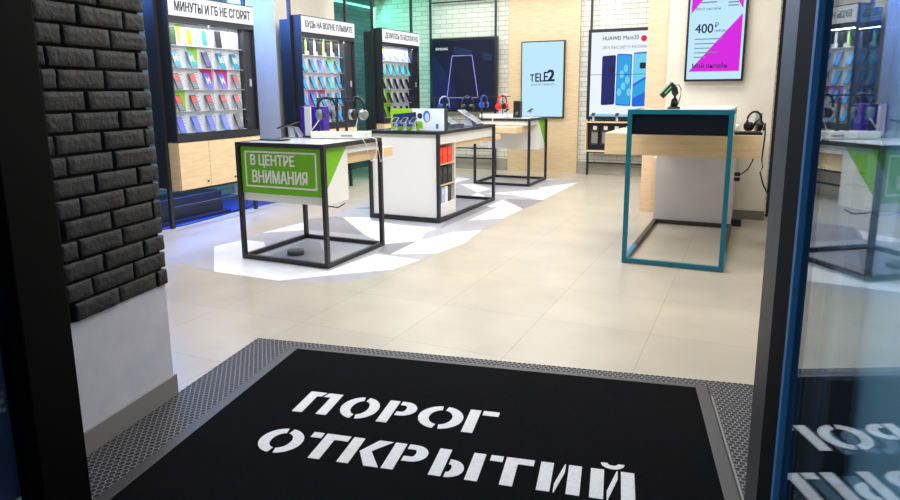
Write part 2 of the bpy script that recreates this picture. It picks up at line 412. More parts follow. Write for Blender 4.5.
car = thing('lettered_carpet', 'black entrance carpet with two lines of large white stencil letters', 'carpet')
MB().box((-1.604, 0.9, 0.0043), (0.391, 2.974, 0.012), M=ME).build('pile', CARPET, car)

def ring(cx, cy, ro, so, ri, si, t0, t1, n=16):
    a = [(cx + ro * math.cos(t0 + (t1 - t0) * i / n), cy + so * math.sin(t0 + (t1 - t0) * i / n)) for i in range(n + 1)]
    bb = [(cx + ri * math.cos(t1 - (t1 - t0) * i / n), cy + si * math.sin(t1 - (t1 - t0) * i / n)) for i in range(n + 1)]
    return a + bb
s_, q_, g_ = 0.046, 0.038, 0.011
def glyph(ch, w, h):
    r = lambda x0, y0, x1, y1: [(x0, y0), (x1, y0), (x1, y1), (x0, y1)]
    if ch == 'П': return [[(0, 0), (s_, 0), (s_, h - q_), (w * .42, h - q_), (w * .50, h), (0, h)], [(w * .42 + g_, h - q_), (w - s_, h - q_), (w - s_, 0), (w, 0), (w, h), (w * .50 + g_, h)]]
    if ch == 'О':
        return [ring(w / 2, h / 2, w / 2, h / 2, w / 2 - s_, h / 2 - q_ * .9, R(97), R(262)), ring(w / 2, h / 2, w / 2, h / 2, w / 2 - s_, h / 2 - q_ * .9, R(-83), R(82))]
    if ch == 'Р' or ch == 'Ь':
        rad = (h * 0.64) / 2
        def bowl(y0):
            x0 = s_ + g_; cx = w - rad; cy = y0 + rad
            out = [(x0, cy + rad), (cx, cy + rad)] + [(cx + rad * math.cos(R(90 - 180 * i / 12)), cy + rad * math.sin(R(90 - 180 * i / 12))) for i in range(1, 12)] + [(cx, cy - rad), (x0, cy - rad)]
            r2 = rad - q_ * .85; rx = rad - s_
            inn = [(x0, cy - r2), (cx, cy - r2)] + [(cx + rx * math.cos(R(-90 + 180 * i / 12)), cy + r2 * math.sin(R(-90 + 180 * i / 12))) for i in range(1, 12)] + [(cx, cy + r2), (x0, cy + r2)]
            return out + inn
        return [r(0, 0, s_, h), bowl(h * 0.36 if ch == 'Р' else 0)]
    if ch == 'Г': return [r(0, 0, s_, h), r(s_ + g_, h - q_, w, h)]
    if ch == 'Т':
        m = w / 2; return [[(0, h - q_), (m - s_ / 2 - g_, h - q_), (m - s_ / 2 - g_, h), (0, h)], [(m - s_ / 2, 0), (m + s_ / 2, 0), (m + s_ / 2, h - q_), (w, h - q_), (w, h), (m - s_ / 2, h)]]
    if ch == 'К': return [r(0, 0, s_, h), [(s_ + g_, h * .5), (w - s_ * 1.25, 0), (w, 0), (w * .62, h * .55), (w, h), (w - s_ * 1.25, h)]]
    if ch == 'I': return [r(0, 0, s_, h)]
    if ch in 'ИЙ':
        o = [r(0, 0, s_, h), r(w - s_, 0, w, h), [(s_ + g_, 0), (s_ + g_ + .004, 0), (w - s_ - g_, h * .72), (w - s_ - g_, h), (w - s_ - g_ - .004, h), (s_ + g_, h * .28)]]
        if ch == 'Й': o.append(ring(w / 2, h * 1.26, .042, .038, .018, .014, R(180), R(360), 10))
        return o
let = MB()
def line(e2, h, items):
    for ch, x0, x1 in items:
        for q in glyph(ch, x1 - x0, h):
            let.prism([(x0 + u, e2 + v) for u, v in q], lambda u, v, d: E(u, v, d), 0.0121, 0.0136)
line(2.337, 0.19, [('П', -1.302, -1.146), ('О', -1.112, -0.945), ('Р', -0.922, -0.784), ('О', -0.764, -0.574), ('Г', -0.56, -0.435)])
let.build('lettering', LETTER, car); let = MB()
line(2.02, 0.178, [('О', -1.315, -1.14), ('Т', -1.128, -0.97), ('К', -0.957, -0.793), ('Р', -0.784, -0.64), ('Ь', -0.606, -0.488), ('I', -0.474, 0), ('Т', -0.408, -0.247), ('И', -0.223, -0.077), ('Й', -0.045, 0.105)])
let.build('lettering', LETTER, car)

# ================================================================== WALL DISPLAYS (left wall)
PH = {}   # phone meshes by colour
SCR = {'black': (26, 28, 34), 'green': (50, 80, 40), 'orange': (240, 140, 30), 'blue': (40, 130, 220), 'white': (235, 235, 238), 'teal': (40, 130, 160), 'purple': (92, 84, 130),
       'red': (235, 90, 80), 'violet': (110, 110, 220), 'grey': (90, 92, 98), 'lilac': (130, 150, 230), 'mint': (60, 190, 190), 'sky': (30, 150, 220)}
def phone_proto(kind):
    """a little handset leaning back on its ledge; origin at the foot, facing +x"""
    if kind in PH: return PH[kind]
    body, scr, style = kind
    M = Matrix.Rotation(R(-22 if style != 'flat' else -4), 4, 'Y')
    h, w, t = (0.170, 0.077, 0.010) if style != 'key' else (0.165, 0.072, 0.014)
    mb = MB(); mb.box((0, -w / 2, 0), (t, w / 2, h), 0, M=M)
    if style == 'key':
        mb.box((t, -w * .4, h * .52), (t + .001, w * .4, h * .92), 1, M=M)
        for a in range(4):
            for c in range(3): mb.box((t, -w * .38 + c * w * .27, h * .06 + a * h * .105), (t + .0012, -w * .38 + c * w * .27 + w * .2, h * .06 + a * h * .105 + h * .07), 2, M=M)
    else:
        mb.box((t, -w * .44, h * .06), (t + .001, w * .44, h * .95), 1, M=M)
        if style == 'm':
            z = [(-.28, .35), (-.28, .8), (0, .55), (.28, .8), (.28, .35), (.16, .35), (.16, .62), (0, .45), (-.16, .62), (-.16, .35)]
            mb.prism([(u * w, v * h) for u, v in z], lambda u, v, d: M @ Vector((d, u, v)), t + .001, t + .0018, 3)
    o = mb.build('phone', [mat('ph_' + body, SCR[body], 0.3), mat('scr_' + scr, SCR[scr], 0.25), mat('ph_key', (150, 152, 158), 0.4), WHITE])
    C.objects.unlink(o); PH[kind] = o
    return o
ORD = ['leftmost', 'second from left', 'third from left', 'second from right', 'rightmost']
ROWN = ['top row', 'second row', 'third row', 'fourth row', 'bottom row']
def wall_display(y0, label, short, sign, grid, cards, pw, pole_extra=False):
    X0 = -5.29
    t = thing('wall_display', label, 'display stand', (X0, y0, 0), 0, 'lit wall displays along the left wall')
    for y in (0.0, 1.23): MB().box((-0.018, y - 0.018, 0), (0.018, y + 0.018, ZC - 0.01)).build('post', BLACK, t)
    mb = MB()
    for z in (0.2, 0.36): mb.box((-0.012, 0.018, z - .012), (0.012, 1.212, z + .012))
    mb.build('lower_rail', BLACK, t)
    MB().box((-0.17, 0.02, 0.40), (-0.02, 1.21, 2.24)).build('back_box', DARKBOX, t)
    mb = MB()   # front casing: a frame round the opening
    y1, y2 = 0.03, 1.205
    mb.box((-0.019, 0.019, 0.875), (0.15, 0.032, 2.285)); mb.box((-0.019, 1.198, 0.875), (0.15, 1.211, 2.285))
    mb.box((-0.019, 0.032, 0.875), (0.15, 1.198, 0.945)); mb.box((-0.019, 0.032, 2.03), (0.15, 1.198, 2.285))
    mb.box((-0.019, 0.032, 0.945), (0.045, 1.198, 2.03)); mb.box((0.045, pw + 0.01, 0.945), (0.12, 1.198, 2.03))
    mb.build('casing', DARKBOX, t)
    sg = MB().box((0.15, 0.035, 2.085), (0.165, 1.198, 2.272)).build('sign', LIGHTBOX, t)
    mb = MB(); fn = lambda u, v, d: (0.165 + d, u, v)
    put_text(mb, sign, fn, 0.10, 1.14, 2.13, 2.222, 0.001, 0.03)
    mb.build('lettering', SIGNTXT, sg)
    # white graded back panel, shelves and tinted cards
    MB().box((0.045, 0.034, 0.947), (0.058, pw, 2.028)).build('back_panel', WHITE, t)
    mb = MB(); dz = (2.025 - 0.955) / 5; dy = (pw - 0.035) / 5
    for r in range(5): mb.box((0.058, 0.034, 0.955 + r * dz - .002), (0.112, pw, 0.955 + r * dz + .002))
    mb.build('shelf', mat('grey_shelf', (206, 208, 212), 0.4), t)
    mb = MB()
    for r in range(5):
        for c in range(5):
            zb = 0.955 + (4 - r) * dz; yb = 0.035 + c * dy
            for q in range(5):
                mb.box((0.0585, yb + dy * .58, zb + dz * (.80 - q * .12)), (0.0592, yb + dy * (.86 + .08 * ((q + c + r) % 2)), zb + dz * (.83 - q * .12)), 0)
            mb.box((0.0585, yb + dy * .88, zb + dz * .1), (0.0592, yb + dy * .92, zb + dz * .14), 1)
    mb.build('price_print', [mat('print_grey', (150, 152, 158), 0.6), SIGNTXT], t)
    for (r, c, m, shape) in cards:
        zb = 0.955 + (4 - r) * dz + .004; yb = 0.035 + c * dy; zt = zb + dz - .010
        P = {'tri': [(yb + dy * .3, zt), (yb + dy, zt), (yb + dy, zb)], 'strip': [(yb + dy * .72, zt), (yb + dy, zt), (yb + dy, zb), (yb + dy * .85, zb + dz * .25)],
             'tri2': [(yb, zt), (yb + dy, zt), (yb + dy, zb)], 'full': [(yb, zb), (yb + dy, zb), (yb + dy, zt), (yb, zt)], 'dark': [(yb + .02, zb + dz * .25), (yb + dy * .9, zb + dz * .25), (yb + dy * .9, zt), (yb + .02, zt)]}[shape]
        MB().prism(P, lambda u, v, d: (d, u, v), 0.0595, 0.0605).build('price_card', m, t)
    mb = MB(); ym = (pw + .035) / 2
    for k_, (a, b) in enumerate(((0.036, ym - .001), (ym + .001, pw))): MB().box((0.140, a, 0.947), (0.144, b, 2.028)).build('glass_door', PGLASS, t)
    MB().box((0.1445, ym - .004, 0.95), (0.147, ym + .004, 2.025)).build('door_edge', SILVER, t)
    MB().box((0.12, 1.12, 1.42), (0.128, 1.15, 1.5)).build('lock', SILVER, t)
    for r in range(5):
        for c in range(5):
            g = grid[r][c]
            if not g: continue
            body, scr, style = g[:3]; col = g[3] if len(g) > 3 else {'red': 'grey keypad', 'key': 'grey'}.get(scr, scr)
            pr = phone_proto((body, scr, style)); o = pr.copy(); C.objects.link(o)
            zb = 0.955 + (4 - r) * dz + .005; yb = 0.035 + c * dy
            o.location = (X0 + (0.128 if style != 'flat' else 0.085), y0 + yb + dy * .42, zb)
            w = 'handset' if style == 'key' else 'smartphone'
            tag(o, f'{col} {w}, {ORD[c]} in the {ROWN[r]} of the {short} wall display', 'phone', f'phones in the {short} wall display')
    return t
K = ('grey', 'red', 'key', 'grey red-screened'); B = ('black', 'blue', 'lean', 'blue'); V = ('blue', 'violet', 'lean', 'violet and blue'); TM = ('teal', 'teal', 'm', 'teal')
SK = ('black', 'sky', 'lean', 'bright blue'); LI = ('lilac', 'violet', 'lean', 'lilac blue'); MT = ('teal', 'mint', 'lean', 'mint'); DK = ('grey', 'black', 'lean', 'dark grey')
DC = ('black', 'black', 'flat', 'black')
wall_display(4.70, 'dark wall display of phones signed МИНУТЫ И ГБ НЕ СГОРЯТ, over a pale wooden cabinet', 'nearest', 'МИНУТЫ И ГБ НЕ СГОРЯТ',
    [[('black', 'green', 'flat', 'black green-screened'), ('white', 'orange', 'flat', 'white orange-screened'), ('white', 'blue', 'flat', 'white blue-screened'), DC, ('white', 'white', 'flat', 'white')],
     [TM, TM, ('black', 'purple', 'lean', 'dark purple'), TM, TM], [K, K, ('violet', 'violet', 'm', 'violet'), ('violet', 'violet', 'm', 'violet'), K], [K, K, K, K, K], [V, V, V, V, ('black', 'grey', 'lean', 'dark grey')]],
    [(0, 0, LIME, 'strip'), (1, 1, LIME, 'tri'), (2, 2, MAGENTA, 'tri2'), (2, 3, MAGENTA, 'tri2'), (3, 0, LIME, 'tri'), (0, 1, GREYC, 'full'), (0, 2, GREYC, 'full'), (0, 3, GREYC, 'full'), (0, 4, GREYC, 'full')], 1.05)
DCARD = mat('dark_card', (52, 56, 66), 0.4)
wall_display(6.73, 'dark wall display of blue phones beside the beige column, signed БУДЬ НА ВОЛНЕ', 'middle', 'БУДЬ НА ВОЛНЕ ПЛЫВИТЕ',
    [[DC, DC, DC, DC, DC], [SK, B, V, MT, SK], [SK, SK, SK, MT, SK], [SK, SK, SK, SK, SK], [SK, SK, SK, SK, SK]],
    [(0, c, DCARD, 'dark') for c in range(5)] + [(0, 0, LIME, 'strip'), (0, 2, LIME, 'strip'), (1, 3, LIME, 'tri'), (3, 1, mat('lilac_card', (196, 120, 220), 0.5), 'full'), (3, 2, MAGENTA, 'tri2')], 0.97)
wall_display(8.67, 'dark wall display of small phones nearest the back wall, signed ДЕЛИТЕСЬ ГБ БЕСПЛАТНО', 'farthest', 'ДЕЛИТЕСЬ ГБ БЕСПЛАТНО',
    [[LI, LI, LI, LI, LI], [MT, MT, MT, MT, MT], [DK, DK, DK, DK, DK], [DK, DK, DK, DK, DK], [DK, DK, DK, DK, DK]],
    [(0, 0, LIME, 'tri'), (2, 0, LIME, 'tri'), (3, 1, LIME, 'full'), (4, 1, LIME, 'full'), (4, 0, LIME, 'full')], 1.0)

# cabinets under the displays
def wall_cabinet(y0, label):
    t = thing('wall_cabinet', label, 'cabinet', (-5.29, y0, 0.39), 0, 'wooden cabinets under the wall displays')
    MB().box((-0.018, 0.022, 0.0), (0.13, 1.21, 0.478)).build('body', WOOD, t)
    MB().box((-0.16, 0.022, 0.012), (-0.0185, 1.21, 0.0)).build('back_rail', WHITE, t)
    for i in range(3):
        a = 0.026 + i * 0.395
        d = MB().box((0.131, a, 0.004), (0.149, a + 0.390, 0.472)).build('door', WOOD, t, bevel=0.001)
        M = Matrix.Translation((0.149, a + 0.345, 0.06)) @ Matrix.Rotation(R(90), 4, 'Y')
        MB().lathe([(0.006, 0), (0.006, 0.008), (0.011, 0.01), (0.011, 0.016), (0.006, 0.019)], M, 12).build('knob', mat('brass_knob', (96, 84, 64), 0.4, 0.6), d)
    return t
c0 = wall_cabinet(4.70, 'pale wooden three-door cabinet under the nearest wall display')
copy_tree(c0, (-5.29, 6.73, 0.39), label='pale wooden cabinet under the middle wall display of blue phones')
copy_tree(c0, (-5.29, 8.67, 0.39), label='pale wooden cabinet under the farthest wall display')
t = thing('plinth_box', 'low black box on the blue-lit floor under the nearest wall display', 'box', (-5.62, 5.2, 0))
MB().box((-0.2, -0.55, 0.0), (0.12, 0.42, 0.26)).build('body', BLKPL, t, bevel=0.006)
MB().box((-0.2, -0.58, 0.0), (0.20, 0.46, 0.03)).build('base_lip', BLACK, t)
mb = MB().tube([(-5.34, 4.45, .006), (-5.30, 4.9, .006), (-5.33, 5.3, .006), (-5.37, 5.6, .006), (-5.40, 5.9, .006), (-5.5, 6.2, .03), (-5.6, 6.3, .2)], 0.006)
tag(mb.build('floor_cable', CABLE), 'thin black cable lying along the floor below the nearest wall display', 'cable', 'cables under the wall display')
mb = MB().tube([(-5.44, 5.62, .006), (-5.42, 5.75, .006), (-5.46, 5.95, .006), (-5.52, 6.05, .1), (-5.55, 6.1, .38)], 0.005)
tag(mb.build('floor_cable', CABLE), 'black cable rising from the floor beside the low black box', 'cable', 'cables under the wall display')
# LED strips on the side wall
mb = MB().box((XL + 0.001, 8.15, 2.815), (XL + 0.03, YB - 0.001, 2.84)); tag(mb.build('led_strip', LEDT), 'long mint green light strip running along the side wall', 'light strip')
mb = MB().box((XL + 0.001, YB - 0.06, 2.2), (XL + 0.03, YB - 0.035, 2.81)); tag(mb.build('led_strip', LEDT), 'short upright mint green light strip in the far corner', 'light strip')

# ================================================================== SHOP TABLES
def bars(mb, pts, r=0.0165):
    for a, b in pts:
        lo = [min(p, q) - r for p, q in zip(a, b)]; hi = [max(p, q) + r for p, q in zip(a, b)]; mb.box(lo, hi)
def cube_frame(t, hx, hy, H, m):
    r = 0.0165
    for sx in (-1, 1):
        for sy in (-1, 1):
            MB().box((sx * (hx - r) - r, sy * (hy - r) - r, 0.004), (sx * (hx - r) + r, sy * (hy - r) + r, H - 2 * r)).build('leg', m, t)
    a, b = hx - r, hy - r
    for nm, z in (('floor_frame', 0.004 + r), ('top_frame', H - r)):
        e = 2 * r if nm == 'floor_frame' else 0
        mb = MB()
        if nm == 'floor_frame':
            bars(mb, [((-a + e, -b, z), (a - e, -b, z)), ((-a + e, b, z), (a - e, b, z)), ((-a, -b + e, z), (-a, b - e, z)), ((a, -b + e, z), (a, b - e, z))])
        else:
            bars(mb, [((-a, -b, z), (a, -b, z)), ((-a, b, z), (a, b, z)), ((-a, -b + 2 * r, z), (-a, b - 2 * r, z)), ((a, -b + 2 * r, z), (a, b - 2 * r, z))])
        mb.build(nm, m, t)
def demo_table(x, y, rz, label):
    t = thing('demo_table', label, 'table', (x, y, 0), rz, 'black framed demo tables')
    hx, hy, H = 0.43, 0.43, 0.962
    cube_frame(t, hx, hy, H, BLACK)
    MB().box((-hx + .034, -hy + .034, H - .020), (hx - .034, hy - .034, H - .004)).build('table_top', mat('glossy_top', (226, 228, 226), 0.12), t)
    # white box under the front of the top, carrying the sign
    f0, f1 = -hy + .034, -hy + .37
    MB().box((-hx + .036, f0, 0.49), (hx - .036, f1, 0.925)).build('front_box', WHITE, t)
    sp = MB().box((-hx + .036, f0 - .012, 0.555), (hx - .036, f0 - .0005, 0.925)).build('sign_panel', mat('sign_green', (108, 182, 4), 0.4), t)
    yy = f0 - .0125; fn = lambda u, v, d: (u, yy - d, v)
    mb = MB(); a0, a1, b0, b1, w = -0.355, 0.345, 0.605, 0.895, 0.014
    for q in (((a0, b0), (a1, b0 + w)), ((a0, b1 - w), (a1, b1)), ((a0, b0 + w), (a0 + w, b1 - w)), ((a1 - w, b0 + w), (a1, b1 - w))):
        mb.box((q[0][0], yy, q[0][1]), (q[1][0], yy - .0012, q[1][1]))
    mb.build('border', mat('sign_white', (236, 240, 226), 0.5), sp)
    mb = MB(); put_text(mb, 'В ЦЕНТРЕ', fn, -0.295, 0.135, 0.766, 0.867, 0.0012, 0.034); mb.build('lettering', mat('sign_white', (236, 240, 226), 0.5), sp); mb = MB(); put_text(mb, 'ВНИМАНИЯ', fn, -0.285, 0.255, 0.643, 0.743, 0.0012, 0.034)
    mb.build('lettering', mat('sign_white', (236, 240, 226), 0.5), sp)
    for sx in (1, -1):
        X = sx * (hx - .036)
        MB().prism([(f0 + .002, 0.925), (f1 - .012, 0.925), (f0 + .02, 0.585), (f0 + .002, 0.56)], lambda u, v, d: (X + sx * d, u, v), 0.0004, 0.0016).build('corner_panel', GREEN, t)
    mb = MB()
    for sx in (1, -1): mb.box((sx * (hx - .036), f1, 0.865), (sx * (hx - .05), hy - .034, 0.925))
    mb.box((-hx + .05, hy - .05, 0.865), (hx - .05, hy - .034, 0.925))
    mb.build('apron', WHITE, t)
    MB().box((-0.33, f1 + .004, 0.775), (0.36, hy + 0.30, 0.858)).build('drawer', WOOD, t)
    mb = MB()
    for q in ((-0.3, -0.3), (0.3, -0.3)): mb.box((q[0] - .02, q[1] - .02, .858), (q[0] + .02, q[1] + .02, .862))
    return t
T1 = demo_table(-3.355, 4.475, 0, 'black framed table with a green В ЦЕНТРЕ ВНИМАНИЯ sign facing the entrance')
T3 = copy_tree(T1, (-3.295, 9.27, 0), PI, label='farther black framed table standing before the wood panelled wall')
for dx in (0.1,):   # dangling hose loop under the near table's box
    tag(MB().tube([(-3.05, 4.17, .50), (-3.03, 4.22, .46), (-2.99, 4.30, .44), (-2.95, 4.34, .47)], .005).build('table_cable', CABLE), 'short black cable hanging under the sign box of the near table', 'cable')
tag(MB().lathe([(.07, 0.0017), (.07, .035), (.065, .04)], Matrix.Translation((-3.46, 4.33, 0))).build('floor_disc', mat('dark_grey_disc', (96, 94, 92), 0.6)), 'low round grey disc on the floor under the near table', 'floor socket')  # low dark grey disc on the floor

# island with the shelf end
isl = thing('display_island', 'long white island table in a black frame with a shelf end of boxes', 'table', (-3.32, 6.775, 0))
hx, hy, H = 0.422, 0.80, 0.948
cube_frame(isl, hx, hy, H, BLACK)
MB().box((-hx + .034, -hy + .034, H - .020), (hx - .034, hy - .034, H - .002)).build('table_top', mat('dark_top', (40, 42, 60), 0.25), isl)
mb = MB(); f0, f1 = -hy + .03, -hy + .47
mb.box((-hx + .036, f0, .05), (hx - .20, f1, H - .035))                      # cabinet core
mb.box((hx - .20, f0, .05), (hx - .03, f0 + .018, H - .035)); mb.box((hx - .20, f1 - .018, .05), (hx - .03, f1, H - .035))
mb.box((hx - .20, f0 + .018, .05), (hx - .03, f1 - .018, .185)); mb.box((hx - .20, f0 + .018, .81), (hx - .03, f1 - .018, H - .035))
mb.build('cabinet', WHITE, isl)
for z in (0.386, 0.605): MB().box((hx - .20, f0 + .018, z - .012), (hx - .032, f1 - .018, z)).build('shelf', WOOD, isl)
MB().box((hx - .05, f1, .805), (hx - .032, hy - .034, H - .035)).build('apron', WHITE, isl)
MB().box((-hx + .034, hy - .05, .805), (hx - .05, hy - .034, H - .035)).build('rear_apron', WHITE, isl)
MB().box((-0.30, f1 + .004, .745), (hx - .055, hy + .33, .80)).build('drawer', WOOD, isl)
def shelf_box(y, z, h, m, label, grp):
    t = thing('phone_case_box', label, 'box', (-3.32 + hx - .105, -hy + 6.775 + y, z), 0, grp)
    MB().box((-.06, -.054, 0), (.06, .054, h)).build('carton', m, t, bevel=.002)
    MB().box((.0602, -.035, h * .55), (.061, .035, h * .85)).build('print', mat('box_print_' + m.name, tuple(int(255 * (min(1, (c * 1.5 + .02)) ** (1 / 2.2))) for c in m.node_tree.nodes['Principled BSDF'].inputs['Base Color'].default_value[:3]), .4), t)
    return t
OR = mat('red_carton', (236, 66, 34), .5); BK = mat('black_carton', (34, 34, 38), .5)
for i, w in enumerate(('left', 'middle', 'right')):
    shelf_box(.115 + i * .122, .6055, .165, OR, f'{w} of three red boxes on the top shelf of the island end', 'red boxes on the island shelf')
    shelf_box(.115 + i * .122, .3865, .185, BK, f'{w} of three black boxes on the middle shelf of the island end', 'black boxes on the island shelf')
for i, (m, w) in enumerate(((mat('blue_carton', (70, 110, 220), .5), 'blue box at the left of the bottom island shelf'), (mat('pale_carton', (176, 190, 226), .5), 'pale blue box second from left on the bottom island shelf'),
                           (mat('white_carton', (230, 230, 232), .5), 'white box third from left on the bottom island shelf'), (BK, 'black box at the right of the bottom island shelf'))):
    t = shelf_box(.10 + i * .083, .1855, .17, m, w, 'boxes on the bottom island shelf')
    t.scale = (1, .68, 1)

# ---- headphones (reused)
def headphones(loc, rz, m1, m2, label, s=1.0):
    t = thing('headphones', label, 'headphones', loc, rz, 'headphones on show')     # origin at the crown of the band
    pts = [(0.078 * math.cos(R(a)), 0, -0.085 + 0.085 * math.sin(R(a))) for a in range(0, 181, 12)]
    pts = [(0.076, 0, -.12)] + pts + [(-0.076, 0, -.12)]
    mb = MB()
    mb.tube(pts, [.009] + [.011] * (len(pts) - 2) + [.009], 8); mb.build('headband', m1, t)
    for sx in (1, -1):
        M = Matrix.Translation((sx * .066, 0, -.145)) @ Matrix.Rotation(R(90), 4, 'Y') @ Matrix.Rotation(R(14 * sx), 4, 'X')
        e = MB().lathe([(.034, -.020), (.043, -.016), (.045, 0), (.043, .016), (.032, .022)], M, 18).build('ear_cup', m2, t)
        MB().lathe([(.036, -.008), (.044, -.004), (.044, .004), (.036, .008)], Matrix.Translation((-sx * .026, 0, 0)) @ M, 16).build('ear_pad', BLKPL, e)
    t.scale = (s, s, s)
    return t
GREYH = mat('grey_headset', (96, 112, 120), .4); DH = mat('dark_headset', (28, 30, 34), .4); CH = mat('chrome_headset', (150, 156, 160), .3, .5)

# ---- on the near table
H1 = 0.9625
t = thing('tilted_phone_stand', 'silver wedge stand with a dark tilted phone on the left of the near table', 'phone stand', (-3.70, 4.66, H1), R(8))
mb = MB().prism([(-.01, 0), (.05, 0), (.035, .085), (-.02, .10)], lambda u, v, d: (u, d, v), -.03, .03); mb.build('stand', SILVER, t)
mb = MB().prism([(.045, .09), (.062, .08), (.115, 0), (.085, 0)], lambda u, v, d: (u, d, v), -.026, .026); mb.build('support', SILVER, t)
M = Matrix.Translation((-.02, 0, .108)) @ Matrix.Rotation(R(-18), 4, 'Y')
ph = MB().box((-.10, -.05, -.004), (.09, .05, .006), M=M).build('handset', BLKPL, t)
MB().box((-.092, -.045, .006), (.082, .045, .0068), M=M).build('screen', mat('blue_glass', (44, 60, 130), .1), ph)
t = thing('display_pad', 'flat black tablet lying at the front left of the near table', 'tablet', (-3.60, 4.33, H1), 0)
MB().box((-.13, -.06, 0), (.11, .05, .009)).build('body', BLKPL, t, bevel=.003)
MB().box((-.12, -.052, .0091), (.10, .042, .0098)).build('screen', mat('dark_glass', (18, 20, 26), .08), t)
t = thing('phone_package', 'purple cardboard box standing at the back of the near table', 'box', (-3.57, 4.82, H1), 0)
MB().box((-.125, -.03, 0), (.125, .05, .262)).build('carton', PURPLE, t, bevel=.002)
MB().box((-.125, -.030, .2625), (.125, .05, .2635)).build('lid', mat('lilac', (150, 130, 210), .4), t)
t = thing('charging_post', 'pale grey upright post in front of the purple box', 'stand', (-3.545, 4.70, H1), 0)
MB().box((-.05, -.03, 0), (.06, .05, .012)).build('foot', BLKPL, t)
MB().box((-.03, -.012, .0121), (.03, .012, .26)).build('column', mat('pale_grey', (206, 210, 216), .35), t, bevel=.003)
tag(MB().tube([(-3.49, 4.66, H1 + .05), (-3.46, 4.65, H1 + .08), (-3.42, 4.65, H1 + .12), (-3.395, 4.66, H1 + .16), (-3.385, 4.68, H1 + .2)], [.004, .004, .004, .007, .009]).build('charging_cable', WCABLE), 'white charging cable rising in front of the purple box', 'cable')
pl = thing('cable_plinth', 'long white plinth carrying headphones on the near table', 'plinth', (-3.22, 4.72, H1), R(16))
MB().box((-.25, -.07, 0), (.25, .07, .056)).build('body', WHITE, pl, bevel=.004)
MB().box((.02, -.0712, .016), (.12, -.0702, .03)).build('print', mat('print_grey', (150, 152, 158), .6), pl)
rk = thing('headphone_rack', 'black bar rack rising from the white plinth of the near table', 'rack', (-3.22, 4.72, H1 + .0565), R(16))
for x in (-.195, -.03, .05): MB().box((x - .011, -.008, 0), (x + .011, .008, .27 if x < .04 else .26)).build('upright', BLACK, rk)
MB().box((-.206, -.008, .2705), (.19, .008, .283)).build('crossbar', BLACK, rk)
headphones((-3.335, 4.687, 1.306), R(40), DH, GREYH, 'grey headphones hanging at the left of the rack on the near table')
headphones((-3.075, 4.762, 1.306), R(-10), DH, CH, 'dark headphones hanging at the right end of the rack on the near table')
for i, pts in enumerate((
    [(-3.08, 4.68, 1.01), (-3.02, 4.62, .98), (-2.93, 4.60, .972), (-2.895, 4.60, .92), (-2.89, 4.62, .82), (-2.89, 4.66, .78), (-2.89, 4.72, .80), (-2.88, 4.75, .87), (-2.89, 4.74, .96), (-2.96, 4.72, .985)],
    [(-3.02, 4.76, 1.01), (-2.97, 4.76, .975), (-2.895, 4.76, .965), (-2.885, 4.77, .88), (-2.885, 4.80, .76), (-2.885, 4.84, .78), (-2.885, 4.86, .87), (-2.90, 4.85, .968), (-2.96, 4.83, .98)])):
    tag(MB().tube(pts, .0026, 6).build('white_lead', WCABLE), ('white lead looping over the side edge of the near table, nearer the entrance', 'white lead looping over the side edge of the near table, nearer the back corner')[i], 'cable')
tag(MB().tube([(-3.09, 4.80, 1.16), (-3.10, 4.79, 1.10), (-3.11, 4.78, 1.05), (-3.12, 4.77, 1.02)], .004, 6).build('white_lead', WCABLE), 'white lead dropping from the right headphones of the near table', 'cable')

# ---- on the island
H2 = 0.9485
pb = thing('promo_box', 'wide lime green and pale blue promotional box along the front of the island', 'promo display', (-3.22, 6.14, H2), 0)
MB().box((-.315, -.02, 0), (.315, .07, .225)).build('carton', mat('dark_carton', (44, 50, 66), .5), pb)
mb = MB(); fp = lambda u, v, d: (u, -.0205 - d, v)
def pp(P, d, mi): mb.prism(P, fp, d, d + .0006, mi)
pp([(-.315, 0), (.315, 0), (.315, .225), (-.315, .225)], 0, 0)
pp([(-.315, 0), (-.06, 0), (.03, .0), (-.06, .225), (-.315, .225)], .0008, 1)
pp([(-.29, .04), (.0, .04), (-.01, .19), (-.285, .165)], .0016, 2)
pp([(-.25, .05), (-.05, .05), (-.06, .11), (-.25, .1)], .0024, 3)
mb.build('front_print', [mat('print_ice', (236, 250, 255), .5), LIME, mat('print_navy', (26, 44, 104), .5), mat('print_blue', (60, 120, 210), .5)], pb)
mb = MB()
mb.prism([(.115 + .042 * math.cos(R(a)), .145 + .062 * math.sin(R(a))) for a in range(0, 360, 20)], fp, .0010, .0016, 0)
mb.prism([(.12 + .026 * math.cos(R(a)), .135 + .045 * math.sin(R(a))) for a in range(0, 360, 20)], fp, .0018, .0024, 1)
mb.prism([(.035 + .03 * math.cos(R(a)), .15 + .03 * math.sin(R(a))) for a in range(0, 360, 24)], fp, .0010, .0016, 2)
mb.prism([(.0, .02), (.07, .02), (.065, .09), (.01, .1)], fp, .0010, .0016, 3)
mb.box((.22, -.0215, .02), (.25, -.0206, .07), 0)
mb.build('figure_print', [mat('print_blue', (60, 120, 210), .5), mat('print_face', (200, 216, 236), .5), mat('print_ink', (40, 44, 56), .5), LIME], pb)
def small_stand(x, y, z, rz, label, grp):
    t = thing('phone_stand', label, 'phone stand', (x, y, z), rz, grp)
    MB().box((-.03, -.03, 0), (.03, .03, .008)).build('foot', SILVER, t, bevel=.002)
    MB().prism([(-.006, .008), (.012, .008), (.006, .09), (-.012, .085)], lambda u, v, d: (d, u, v), -.016, .016).build('stem', mat('pale_grey', (206, 210, 216), .35), t)
    M = Matrix.Translation((0, -.012, .105)) @ Matrix.Rotation(R(32), 4, 'X')
    h = MB().box((-.030, -.052, -.004), (.030, .045, .005), M=M).build('handset', mat('pale_handset', (150, 154, 164), .35), t)
    MB().box((-.026, -.047, .005), (.026, .040, .0058), M=M).build('screen', mat('dark_glass', (18, 20, 26), .08), h)
    return t
